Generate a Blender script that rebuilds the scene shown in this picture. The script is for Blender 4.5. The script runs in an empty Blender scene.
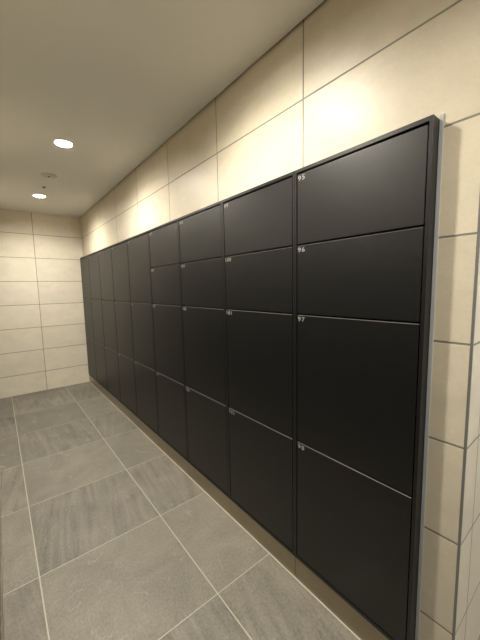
import bpy, bmesh, math
from mathutils import Matrix, Vector

sc = bpy.context.scene
COL = sc.collection

# ------------------------------------------------------------------ measures (metres)
XF = 0.961            # locker front plane
XW = 1.004            # tiled wall above / beside the lockers
XL = -0.101           # opposite wall
YE = 4.773            # end wall
YC = 0.240            # outside corner of the locker wall
H = 2.336             # ceiling
PITCH = 0.4957        # locker unit width
YS = 0.3435           # near end of the locker run
ZT = 1.7855           # locker top
ZB = 0.1085           # locker underside
JZ = 2.0605           # a horizontal tile joint
JX, JY = 0.436, 0.8312
NB = -2.6             # wall behind the camera
XR = 2.3              # lobby wall on the right
NICHE = 0.50

# ------------------------------------------------------------------ node helpers
class NT:
    def __init__(s, name):
        s.m = bpy.data.materials.new(name)
        s.m.use_nodes = True
        s.t = s.m.node_tree
        s.t.nodes.clear()
        s.out = s.t.nodes.new('ShaderNodeOutputMaterial')
        s.b = s.t.nodes.new('ShaderNodeBsdfPrincipled')
        s.t.links.new(s.b.outputs[0], s.out.inputs[0])

    def n(s, typ, **kw):
        x = s.t.nodes.new(typ)
        for k, v in kw.items():
            setattr(x, k, v)
        return x

    def put(s, sock, v):
        if hasattr(v, 'is_output'):
            s.t.links.new(v, sock)
        elif v is not None:
            sock.default_value = v

    def math(s, op, a, b=None, c=None, clamp=False):
        x = s.n('ShaderNodeMath', operation=op, use_clamp=clamp)
        s.put(x.inputs[0], a)
        if b is not None: s.put(x.inputs[1], b)
        if c is not None: s.put(x.inputs[2], c)
        return x.outputs[0]

    def pos(s):
        g = s.n('ShaderNodeNewGeometry')
        x = s.n('ShaderNodeSeparateXYZ')
        s.t.links.new(g.outputs['Position'], x.inputs[0])
        return g.outputs['Position'], x.outputs[0], x.outputs[1], x.outputs[2]

    def comb(s, x, y, z):
        c = s.n('ShaderNodeCombineXYZ')
        for i, v in enumerate((x, y, z)):
            s.put(c.inputs[i], v)
        return c.outputs[0]

    def noise(s, vec, scale, detail=3.0, rough=0.55, dist=0.0):
        x = s.n('ShaderNodeTexNoise')
        s.put(x.inputs['Vector'], vec)
        x.inputs['Scale'].default_value = scale
        x.inputs['Detail'].default_value = detail
        x.inputs['Roughness'].default_value = rough
        x.inputs['Distortion'].default_value = dist
        return x.outputs[0]

    def white(s, vec):
        x = s.n('ShaderNodeTexWhiteNoise', noise_dimensions='3D')
        s.put(x.inputs['Vector'], vec)
        return x.outputs[0]

    def mix(s, f, a, b):
        x = s.n('ShaderNodeMix', data_type='RGBA')
        s.put(x.inputs[0], f)
        s.put(x.inputs[6], a if hasattr(a, 'is_output') else (*a, 1))
        s.put(x.inputs[7], b if hasattr(b, 'is_output') else (*b, 1))
        return x.outputs[2]

    def mul(s, col, f):
        x = s.n('ShaderNodeVectorMath', operation='SCALE')
        s.put(x.inputs[0], col)
        s.put(x.inputs['Scale'], f)
        return x.outputs[0]

    def remap(s, v, a, b, c, d):
        x = s.n('ShaderNodeMapRange')
        s.put(x.inputs[0], v)
        for i, q in enumerate((a, b, c, d)):
            x.inputs[i + 1].default_value = q
        return x.outputs[0]

    def bump(s, h, strength, dist=0.001, prev=None):
        x = s.n('ShaderNodeBump')
        x.inputs['Strength'].default_value = strength
        x.inputs['Distance'].default_value = dist
        s.put(x.inputs['Height'], h)
        if prev is not None:
            s.t.links.new(prev, x.inputs['Normal'])
        return x.outputs[0]

    # distance to the nearest joint of a grid, and the cell number
    def grid(s, c, off, pitch):
        t = s.math('DIVIDE', s.math('SUBTRACT', c, off), pitch)
        fl = s.math('FLOOR', t)
        fr = s.math('SUBTRACT', t, fl)
        d = s.math('MULTIPLY', s.math('MINIMUM', fr, s.math('SUBTRACT', 1.0, fr)), pitch)
        return d, fl


def plain(name, color, rough=0.5, metal=0.0, spec=0.5, bump=None):
    k = NT(name)
    k.b.inputs['Base Color'].default_value = (*color, 1)
    k.b.inputs['Roughness'].default_value = rough
    k.b.inputs['Metallic'].default_value = metal
    k.b.inputs['Specular IOR Level'].default_value = spec
    if bump:
        p, *_ = k.pos()
        k.t.links.new(k.bump(k.noise(p, bump[0], 2.0), bump[1], bump[2]), k.b.inputs['Normal'])
    return k.m


def wall_tile(name, axis, off, pitch, tint=(0.60, 0.54, 0.425), jw=0.0030, grout=(0.20, 0.195, 0.165)):
    k = NT(name)
    p, x, y, z = k.pos()
    a = x if axis == 'x' else y
    dh, ih = k.grid(a, off, pitch)
    dv, iv = k.grid(z, JZ, 0.3)
    d = k.math('MINIMUM', dh, dv)
    joint = k.remap(d, jw * 0.75, jw * 1.25, 1.0, 0.0)
    rnd = k.white(k.comb(ih, iv, 3.7))
    sh = k.comb(k.math('MULTIPLY_ADD', rnd, 11.0, x), k.math('MULTIPLY_ADD', rnd, 7.0, y), k.math('MULTIPLY', z, 1.6))
    mott = k.noise(sh, 6.0, 5.0, 0.6, 0.6)
    fine = k.noise(sh, 90.0, 3.0, 0.6)
    speck = k.noise(sh, 45.0, 4.0, 0.7)
    f = k.math('ADD', k.remap(mott, 0.3, 0.7, 0.93, 1.05), k.remap(fine, 0.3, 0.7, -0.03, 0.03))
    f = k.math('MULTIPLY', f, k.remap(rnd, 0.0, 1.0, 0.965, 1.03))
    f = k.math('MULTIPLY', f, k.remap(speck, 0.66, 0.74, 1.0, 0.86))
    base = k.n('ShaderNodeRGB'); base.outputs[0].default_value = (*tint, 1)
    colr = k.mix(joint, k.mul(base.outputs[0], f), grout)
    k.t.links.new(colr, k.b.inputs['Base Color'])
    k.t.links.new(k.math('ADD', k.remap(joint, 0, 1, 0.43, 0.8), k.remap(mott, 0.3, 0.7, -0.04, 0.06)), k.b.inputs['Roughness'])
    k.b.inputs['Specular IOR Level'].default_value = 0.4
    b1 = k.bump(joint, 0.6, -0.0012)
    b2 = k.bump(k.noise(sh, 55.0, 4.0, 0.6), 0.16, 0.0012, b1)
    k.t.links.new(b2, k.b.inputs['Normal'])
    return k.m


def floor_tile():
    k = NT('grey stone floor tile')
    p, x, y, z = k.pos()
    dx, ix = k.grid(x, 0.649, 0.599)
    dy, iy = k.grid(y, 1.0064, 0.5993)
    jx = k.remap(dx, 0.0022, 0.0032, 1.0, 0.0)
    jy = k.remap(dy, 0.0016, 0.0026, 1.0, 0.0)
    joint = k.math('MAXIMUM', jx, k.math('MULTIPLY', jy, 0.9))
    r1 = k.white(k.comb(ix, iy, 1.3))
    r2 = k.white(k.comb(ix, iy, 8.9))
    r3 = k.white(k.comb(ix, iy, 5.1))
    ox = k.math('MULTIPLY_ADD', r1, 13.0, x)
    oy = k.math('MULTIPLY_ADD', r2, 9.0, y)
    # bands running along the corridor on some tiles
    slant = k.math('MULTIPLY_ADD', k.math('SUBTRACT', r3, 0.5), k.math('MULTIPLY', y, 0.5), ox)
    sv = k.comb(k.math('MULTIPLY', slant, 16.0), k.math('MULTIPLY', oy, 1.5), 0.0)
    band = k.noise(sv, 1.6, 5.0, 0.6, 0.5)
    odd = k.math('FLOORED_MODULO', k.math('ADD', iy, k.math('LESS_THAN', ix, -1.5)), 2.0)
    bamt = k.math('MULTIPLY', k.math('MULTIPLY_ADD', odd, 0.85, 0.15), k.remap(r2, 0, 1, 0.8, 1.1))
    cloud = k.noise(k.comb(ox, oy, 0.0), 4.5, 6.0, 0.62, 0.8)
    fine = k.noise(k.comb(ox, k.math('MULTIPLY', oy, 0.6), 0.0), 120.0, 4.0, 0.7)
    # pale veins, as thin zero crossings of a noise
    vn = k.noise(k.comb(ox, oy, 0.0), 2.6, 3.0, 0.5, 1.2)
    vein = k.remap(k.math('ABSOLUTE', k.math('SUBTRACT', vn, 0.5)), 0.0, 0.012, 1.0, 0.0)
    vein = k.math('MULTIPLY', vein, k.remap(k.noise(k.comb(ox, oy, 4.0), 7.0, 2.0), 0.5, 0.62, 0.0, 1.0))
    f = k.remap(cloud, 0.25, 0.75, 0.80, 1.20)
    f = k.math('ADD', f, k.math('MULTIPLY', k.remap(band, 0.3, 0.7, -0.27, 0.22), bamt))
    f = k.math('ADD', f, k.remap(fine, 0.3, 0.7, -0.24, 0.24))
    f = k.math('MULTIPLY', f, k.remap(r1, 0, 1, 0.88, 1.12))
    base = k.n('ShaderNodeRGB'); base.outputs[0].default_value = (0.158, 0.1445, 0.1155, 1)
    c = k.mix(k.math('MULTIPLY', vein, 0.6), k.mul(base.outputs[0], f), (0.27, 0.25, 0.21))
    c = k.mix(joint, c, (0.35, 0.325, 0.265))
    k.t.links.new(c, k.b.inputs['Base Color'])
    k.t.links.new(k.remap(fine, 0.3, 0.7, 0.46, 0.62), k.b.inputs['Roughness'])
    k.b.inputs['Specular IOR Level'].default_value = 0.45
    b1 = k.bump(joint, 0.4, -0.0008)
    b2 = k.bump(fine, 0.6, 0.0018, b1)
    k.t.links.new(k.bump(band, 0.2, 0.003, b2), k.b.inputs['Normal'])
    return k.m


def door_paint():
    k = NT('black textured powder coat')
    p, x, y, z = k.pos()
    g = k.noise(k.comb(x, y, k.math('MULTIPLY', z, 0.5)), 420.0, 3.0, 0.6)
    f = k.noise(k.comb(x, k.math('MULTIPLY', y, 3.0), z), 60.0, 3.0, 0.6)
    c = k.mix(g, (0.0022, 0.0022, 0.0022), (0.005, 0.005, 0.0049))
    k.t.links.new(c, k.b.inputs['Base Color'])
    k.t.links.new(k.remap(f, 0.3, 0.7, 0.40, 0.47), k.b.inputs['Roughness'])
    k.b.inputs['Specular IOR Level'].default_value = 0.6
    k.t.links.new(k.bump(g, 0.22, 0.0006), k.b.inputs['Normal'])
    return k.m


def steel():
    k = NT('brushed stainless steel')
    p, x, y, z = k.pos()
    g = k.noise(k.comb(x, k.math('MULTIPLY', y, 2.0), k.math('MULTIPLY', z, 160.0)), 5.0, 3.0, 0.6)
    k.t.links.new(k.mix(g, (0.33, 0.285, 0.215), (0.43, 0.375, 0.285)), k.b.inputs['Base Color'])
    k.b.inputs['Metallic'].default_value = 1.0
    k.t.links.new(k.remap(g, 0.3, 0.7, 0.26, 0.38), k.b.inputs['Roughness'])
    k.t.links.new(k.bump(g, 0.05, 0.0005), k.b.inputs['Normal'])
    return k.m


def glow(name, color, power):
    k = NT(name)
    k.b.inputs['Base Color'].default_value = (0.8, 0.8, 0.8, 1)
    k.b.inputs['Emission Color'].default_value = (*color, 1)
    k.b.inputs['Emission Strength'].default_value = power
    return k.m


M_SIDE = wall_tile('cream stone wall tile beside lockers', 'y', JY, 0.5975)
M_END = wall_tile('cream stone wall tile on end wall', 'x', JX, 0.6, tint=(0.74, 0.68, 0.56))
M_RET = wall_tile('pale stone wall tile round the corner', 'x', XW + 0.118, 0.6, tint=(0.56, 0.54, 0.485))
M_FLOOR = floor_tile()
M_CEIL = plain('matt off white ceiling paint', (0.78, 0.77, 0.735), 0.75, spec=0.3, bump=(160.0, 0.05, 0.0008))
M_DOOR = door_paint()
M_FRAME = plain('black locker frame paint', (0.0075, 0.0074, 0.0071), 0.42)
M_INNER = plain('black locker carcass', (0.006, 0.006, 0.006), 0.7)
M_STEEL = steel()
M_NUM = plain('pale grey printed number', (0.35, 0.345, 0.33), 0.55)
M_EDGE = plain('grey door edge strip', (0.115, 0.114, 0.11), 0.45)
M_SEAL = plain('grey silicone sealant', (0.40, 0.42, 0.43), 0.42)
M_TRIM = plain('grey metal corner profile', (0.20, 0.20, 0.19), 0.45, metal=0.3)
M_SILL = plain('pale floor sealant', (0.46, 0.43, 0.36), 0.5)
M_WHITE = plain('white lamp enamel', (0.75, 0.73, 0.68), 0.4)
M_OFF = plain('off white plastic', (0.60, 0.565, 0.49), 0.5)
M_DARK = plain('dark grey plastic', (0.05, 0.048, 0.042), 0.5)
M_LAMP = glow('warm white lamp lens', (1.0, 0.935, 0.81), 50.0)

# ------------------------------------------------------------------ mesh helpers
def add_box(bm, a, b, bevel=0.0, seg=2):
    c = [(p + q) / 2 for p, q in zip(a, b)]
    s = [abs(q - p) for p, q in zip(a, b)]
    r = bmesh.ops.create_cube(bm, size=1.0, matrix=Matrix.Translation(c) @ Matrix.Diagonal((*s, 1)))
    if bevel > 0:
        es = list({e for v in r['verts'] for e in v.link_edges})
        bmesh.ops.bevel(bm, geom=es, offset=bevel, segments=seg, affect='EDGES', profile=0.5)


def add_lathe(bm, prof, n=48):
    rings = []
    for r, z in prof:
        if r < 1e-6:
            rings.append([bm.verts.new((0, 0, z))])
        else:
            rings.append([bm.verts.new((r * math.cos(2 * math.pi * i / n), r * math.sin(2 * math.pi * i / n), z)) for i in range(n)])
    for a, b in zip(rings[:-1], rings[1:]):
        for i in range(n):
            j = (i + 1) % n
            if len(a) == 1 and len(b) == 1:
                continue
            if len(a) == 1:
                bm.faces.new((a[0], b[i], b[j]))
            elif len(b) == 1:
                bm.faces.new((a[i], a[j], b[0]))
            else:
                bm.faces.new((a[i], a[j], b[j], b[i]))
    bmesh.ops.recalc_face_normals(bm, faces=bm.faces)


def obj(name, bm, mats, parent=None, loc=(0, 0, 0), smooth=False):
    me = bpy.data.meshes.new(name)
    bm.to_mesh(me)
    bm.free()
    for m in (mats if isinstance(mats, (list, tuple)) else [mats]):
        me.materials.append(m)
    if smooth:
        for p in me.polygons:
            p.use_smooth = True
    o = bpy.data.objects.new(name, me)
    COL.objects.link(o)
    o.location = loc
    if parent:
        o.parent = parent
    return o


def struct(name, boxes, mat, bevel=0.0):
    bm = bmesh.new()
    for a, b in boxes:
        add_box(bm, a, b, bevel)
    o = obj(name, bm, mat)
    o['kind'] = 'structure'
    return o


def thing(name, label, cat, loc, group=None):
    o = bpy.data.objects.new(name, None)
    o.empty_display_size = 0.1
    COL.objects.link(o)
    o.location = loc
    o['label'] = label
    o['category'] = cat
    if group:
        o['group'] = group
    return o


# ------------------------------------------------------------------ the room
T = 0.12
HW = H + 0.09
YEND = YS + 9 * PITCH if YS + 9 * PITCH < YE - 0.002 else YE - 0.002
struct('floor', [((XL - T, NB - T, -0.1), (XR + T, YE + T, 0.0))], M_FLOOR)
GAP = 0.010            # shadow gap between ceiling and tiled walls
LAMPS = [(0.447, 3.920), (0.447, 2.463), (0.447, 1.006), (0.447, -0.451), (1.620, -0.750)]
HOLE, DEEP = 0.052, 0.011


def ceiling():
    bm = bmesh.new()

    def rect(x0, y0, x1, y1):
        add_box(bm, (x0, y0, H), (x1, y1, H + 0.012))
    q = 0.12
    x1 = XW - GAP
    cuts = sorted([y for x, y in LAMPS[:4]])
    rect(XL, NB, 0.447 - q, YE - 0.004)
    rect(0.447 + q, NB, x1, YE - 0.004)
    y = NB
    for c in cuts:
        rect(0.447 - q, y, 0.447 + q, c - q)
        y = c + q
    rect(0.447 - q, y, 0.447 + q, YE - 0.004)
    lx, ly = LAMPS[4]
    ye = YC - GAP
    rect(x1, NB, lx - q, ye)
    rect(lx + q, NB, XR, ye)
    rect(lx - q, NB, lx + q, ly - q)
    rect(lx - q, ly + q, lx + q, ye)
    n = 64                                   # the squares with the round lamp holes
    for cx, cy in LAMPS:
        lo, hi, sq = [], [], []
        for k in range(n):
            a = 2 * math.pi * (k + 0.5) / n
            c, d = math.cos(a), math.sin(a)
            m = q / max(abs(c), abs(d))
            lo.append(bm.verts.new((cx + HOLE * c, cy + HOLE * d, H)))
            hi.append(bm.verts.new((cx + HOLE * c, cy + HOLE * d, H + 0.012)))
            sq.append(bm.verts.new((cx + m * c, cy + m * d, H)))
        for k in range(n):
            l = (k + 1) % n
            bm.faces.new((lo[k], sq[k], sq[l], lo[l]))
            bm.faces.new((lo[l], hi[l], hi[k], lo[k]))
        for sx, sy in ((1, 1), (-1, 1), (-1, -1), (1, -1)):      # the corner triangles
            p = min(range(n), key=lambda k: (sq[k].co.x - cx - sx * q) ** 2 + (sq[k].co.y - cy - sy * q) ** 2)
            near = sorted(range(n), key=lambda k: (sq[k].co.x - cx - sx * q) ** 2 + (sq[k].co.y - cy - sy * q) ** 2)[:2]
            v = bm.verts.new((cx + sx * q, cy + sy * q, H))
            bm.faces.new((sq[near[0]], v, sq[near[1]]))
    add_box(bm, (XL - T, NB - T, HW), (XR + T, YE + T, HW + 0.1))
    o = obj('ceiling', bm, M_CEIL)
    o['kind'] = 'structure'


ceiling()
# tiled wall with the niche that takes the lockers
struct('wall_right', [((XW, YC + 0.0065, ZT + 0.0005), (XW + NICHE + T, YE, HW)),
                      ((XW, YC + 0.0065, 0.0), (XW + NICHE + T, YS + 0.003, ZT + 0.0005)),
                      ((XW + NICHE, YS - 0.001, 0.0), (XW + NICHE + T, YE, ZT + 0.0005))], M_SIDE)
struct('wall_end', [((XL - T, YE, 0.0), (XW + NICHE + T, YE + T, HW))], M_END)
struct('wall_left', [((XL - T, NB, 0.0), (XL, YE, HW))], M_SIDE)
# black cladding over the lower part of the opposite wall, in panels, over a steel base strip
PX = XL + 0.002
struct('trim_4', [((XL, YS + k * PITCH + 0.001, ZB), (XL + 0.0145, min(YS + (k + 1) * PITCH - 0.001, YE), ZT)) for k in range(-5, 9)], M_DOOR, 0.001)
struct('baseboard_left', [((XL, YS - 5 * PITCH, 0.0), (XL + 0.016, YE, ZB - 0.001))], M_STEEL, 0.001)
struct('wall_return', [((XW + 0.0045, YC, 0.0), (XR, YC + 0.0044, HW)),
                       ((XW + NICHE + T, YC, 0.0), (XR, YC + T, HW))], M_RET)
struct('wall_lobby', [((XR, NB, 0.0), (XR + T, YC + T, HW))], M_SIDE)
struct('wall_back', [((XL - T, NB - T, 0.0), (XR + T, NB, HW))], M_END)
# outside corner profile, sealant beside the locker, pale joint along the floor
struct('trim_1', [((XW - 0.0006, YC - 0.0006, 0.0), (XW + 0.0045, YC + 0.0065, HW))], M_TRIM, 0.0008)
struct('trim_2', [((XW - 0.0035, YS - 0.0075, 0.0), (XW, YS + 0.0035, ZT + 0.010))], M_SEAL, 0.001)
struct('trim_3', [((XF - 0.0015, YS, 0.0), (XF + 0.0035, YEND, 0.0035))], M_SILL, 0.001)

# ------------------------------------------------------------------ parcel lockers
TXT = {}


def number_mesh(text, height):
    cu = bpy.data.curves.new('number', 'FONT')
    cu.body = text
    cu.size = height / 0.70
    cu.offset = height * 0.012
    cu.extrude = 0.00015
    cu.space_character = 1.2
    cu.resolution_u = 4
    t = bpy.data.objects.new('tmp', cu)
    COL.objects.link(t)
    dg = bpy.context.evaluated_depsgraph_get()
    me = bpy.data.meshes.new_from_object(t.evaluated_get(dg))
    bpy.data.objects.remove(t)
    bpy.data.curves.remove(cu)
    xs = [v.co.x for v in me.vertices]
    ys = [v.co.y for v in me.vertices]
    x0, y1 = min(xs), max(ys)
    for v in me.vertices:                      # top left corner of the digits at the origin, widened a little
        v.co.x = (v.co.x - x0) * 1.3
        v.co.y -= y1
    me.materials.clear()
    me.materials.append(M_NUM)
    return me


FOUR = [(ZB + 0.0135, 0.6662), (0.6662, 1.2156), (1.2156, 1.494), (1.494, 1.7685)]
THREE = [(ZB + 0.0135, 0.6662), (0.6662, 1.2156), (1.2156, 1.7685)]
SIDE = 0.0105
GAPD = 0.0068
DEP = 0.48
where = ['nearest the camera, at the near end of the row',
         'second from the near end of the row',
         'third from the near end of the row',
         'farthest of the four-door units',
         'nearest of the three-door units',
         'second nearest of the five three-door units',
         'middle one of the five three-door units',
         'second from the cream end wall',
         'against the cream end wall, last of the row']
num = 95
for u in range(9):
    y0 = YS + u * PITCH + (0.004 if u == 0 else 0.0)
    y1 = min(YS + (u + 1) * PITCH, YEND)
    w = y1 - y0
    rows = FOUR if u < 4 else THREE
    n0, n1 = num, num + len(rows) - 1
    kind = 'four-door' if u < 4 else 'three-door'
    L = thing('parcel_locker', 'black locker numbered %d to %d, %s' % (n0, n1, where[u]), 'locker',
              (XF, (y0 + y1) / 2, 0), 'black parcel lockers along the wall')
    h = w / 2
    e = 0.0002
    bm = bmesh.new()
    # frame: two stiles, top and bottom rail, back, thin shelves behind the gaps
    add_box(bm, (0, -h + e, ZB), (DEP, -h + SIDE, ZT), 0.0007, 1)
    add_box(bm, (0, h - SIDE, ZB), (DEP, h - e, ZT), 0.0007, 1)
    add_box(bm, (0.0, -h + SIDE - 0.0008, ZT - 0.0135), (DEP, h - SIDE + 0.0008, ZT), 0.0007, 1)
    add_box(bm, (0.0, -h + SIDE - 0.0008, ZB), (DEP, h - SIDE + 0.0008, ZB + 0.0115), 0.0007, 1)
    obj('cabinet_frame', bm, M_FRAME, L)
    bm = bmesh.new()
    add_box(bm, (DEP - 0.01, -h + SIDE, ZB + 0.0115), (DEP, h - SIDE, ZT - 0.0135))
    for z0, z1 in rows[1:]:
        add_box(bm, (0.026, -h + SIDE, z0 - 0.005), (DEP - 0.01, h - SIDE, z0 + 0.005))
    obj('interior', bm, M_INNER, L)
    bm = bmesh.new()
    add_box(bm, (0.004, -h + 0.0011, 0.0006), (0.020, h - 0.0011, ZB - 0.0006), 0.0005, 1)
    add_box(bm, (0.020, -h + 0.004, 0.0006), (DEP, h - 0.004, ZB - 0.0006))
    k = obj('kick_plate', bm, M_STEEL, L)
    k['label'] = 'brushed steel kick plate'
    for r, (z0, z1) in enumerate(reversed(rows)):       # numbered from the top door down
        bm = bmesh.new()
        add_box(bm, (0.0012, -h + SIDE + 0.0034, z0 + GAPD / 2), (0.022, h - SIDE - 0.0034, z1 - GAPD / 2), 0.0017, 3)
        d = obj('locker_door', bm, M_DOOR, L)
        if r > 0:
            bm = bmesh.new()
            add_box(bm, (0.0004, -h + SIDE + 0.0045, z1 - GAPD / 2 - 0.0019), (0.0215, h - SIDE - 0.0045, z1 - GAPD / 2 + 0.0003), 0.0004, 1)
            g = obj('edge_strip', bm, M_EDGE, d)
            g['label'] = 'grey top edge strip'
        t = bpy.data.objects.new('door_number', number_mesh(str(num), 0.0175))
        COL.objects.link(t)
        t.parent = d
        t.matrix_local = Matrix(((0, 0, -1, 0.00095), (-1, 0, 0, h - SIDE - 0.0034 - 0.004),
                                 (0, 1, 0, z1 - GAPD / 2 - 0.0065), (0, 0, 0, 1)))
        t['label'] = 'pale printed number %d' % num
        num += 1

# ------------------------------------------------------------------ ceiling lamps
SPREAD, BEAM = 146.0, 1.6


def downlight(x, y, label):
    t = thing('downlight', label, 'ceiling light', (x, y, H), 'round ceiling downlights')
    bm = bmesh.new()
    add_lathe(bm, [(0.0505, 0.001), (0.0505, -0.0016), (0.052, -0.0026), (0.056, -0.0026), (0.0585, -0.0012), (0.059, 0.0)])
    obj('trim_ring', bm, M_WHITE, t, smooth=True)
    bm = bmesh.new()
    add_lathe(bm, [(0.0505, 0.0), (0.0500, DEEP * 0.5), (0.0485, DEEP), (0.0485, DEEP + 0.012), (0.0, DEEP + 0.013)])
    obj('reflector', bm, M_WHITE, t, smooth=True)
    bm = bmesh.new()
    add_lathe(bm, [(0.0, DEEP - 0.003), (0.030, DEEP - 0.0022), (0.0478, DEEP), (0.0478, DEEP + 0.004)])
    obj('lens', bm, M_LAMP, t, smooth=True)
    ld = bpy.data.lights.new('beam', 'AREA')          # the directed part of the lamp's light
    ld.shape = 'DISK'
    ld.size = 0.092
    ld.spread = math.radians(SPREAD)
    ld.energy = BEAM
    ld.color = (1.0, 0.935, 0.81)
    lo = bpy.data.objects.new('lamp_beam', ld)
    COL.objects.link(lo)
    lo.parent = t
    lo.location = (0, 0, DEEP - 0.006)


downlight(0.447, 3.920, 'lit round downlight in the ceiling closest to the cream end wall')
downlight(0.447, 2.463, 'lit round downlight in the ceiling, larger of the two wholly in view')
downlight(0.447, 1.006, 'lit round downlight overhead at the top edge of the photo')
downlight(0.447, -0.451, 'lit round downlight behind the camera in line with the others')
downlight(1.62, -0.75, 'lit round downlight over the lobby round the corner')

t = thing('smoke_detector', 'flat off-white round detector on the ceiling midway between two downlights', 'detector', (0.445, 3.19, H))
bm = bmesh.new()
add_lathe(bm, [(0.0, -0.010), (0.045, -0.009), (0.058, -0.006), (0.062, -0.0025), (0.063, 0.0)])
obj('housing', bm, M_OFF, t, smooth=True)
bm = bmesh.new()
add_lathe(bm, [(0.0, -0.0135), (0.007, -0.0130), (0.010, -0.0098), (0.0102, -0.0090)])
s = obj('sensor_cap', bm, M_DARK, t, smooth=True)
s['label'] = 'dark sensor dot'

t = thing('ceiling_sensor', 'tiny dark round sensor on the ceiling just before the farthest downlight', 'sensor', (0.449, 3.566, H))
bm = bmesh.new()
add_lathe(bm, [(0.010, -0.002), (0.018, -0.0035), (0.022, -0.002), (0.0225, 0.0)], 32)
obj('collar', bm, M_OFF, t, smooth=True)
bm = bmesh.new()
add_lathe(bm, [(0.0, -0.012), (0.008, -0.0105), (0.012, -0.005), (0.0125, -0.001)], 32)
obj('dome', bm, M_DARK, t, smooth=True)

# ------------------------------------------------------------------ world, camera, colour
w = bpy.data.worlds.new('World')
sc.world = w
w.use_nodes = True
w.node_tree.nodes['Background'].inputs[0].default_value = (0.02, 0.018, 0.015, 1)
w.node_tree.nodes['Background'].inputs[1].default_value = 0.3

yaw, pit, rol = (math.radians(a) for a in (38.6245, -6.1396, -1.1383))
F = Vector((math.sin(yaw) * math.cos(pit), math.cos(yaw) * math.cos(pit), math.sin(pit)))
R = Vector((math.cos(yaw), -math.sin(yaw), 0))
U = R.cross(F)
R2 = math.cos(rol) * R + math.sin(rol) * U
U2 = -math.sin(rol) * R + math.cos(rol) * U
cd = bpy.data.cameras.new('camera')
cam = bpy.data.objects.new('camera', cd)
COL.objects.link(cam)
cd.sensor_fit = 'VERTICAL'
cd.sensor_height = 36.0
cd.lens = 303.1738 * 36.0 / 640.0
cd.clip_start = 0.01
m = Matrix((R2, U2, -F)).transposed().to_4x4()
m.translation = Vector((0, 0, 1.3306))
cam.matrix_world = m
sc.camera = cam

sc.view_settings.view_transform = 'Standard'
sc.view_settings.look = 'None'
sc.view_settings.gamma = 1.0
sc.view_settings.exposure = 3.3
sc.view_settings.use_curve_mapping = False
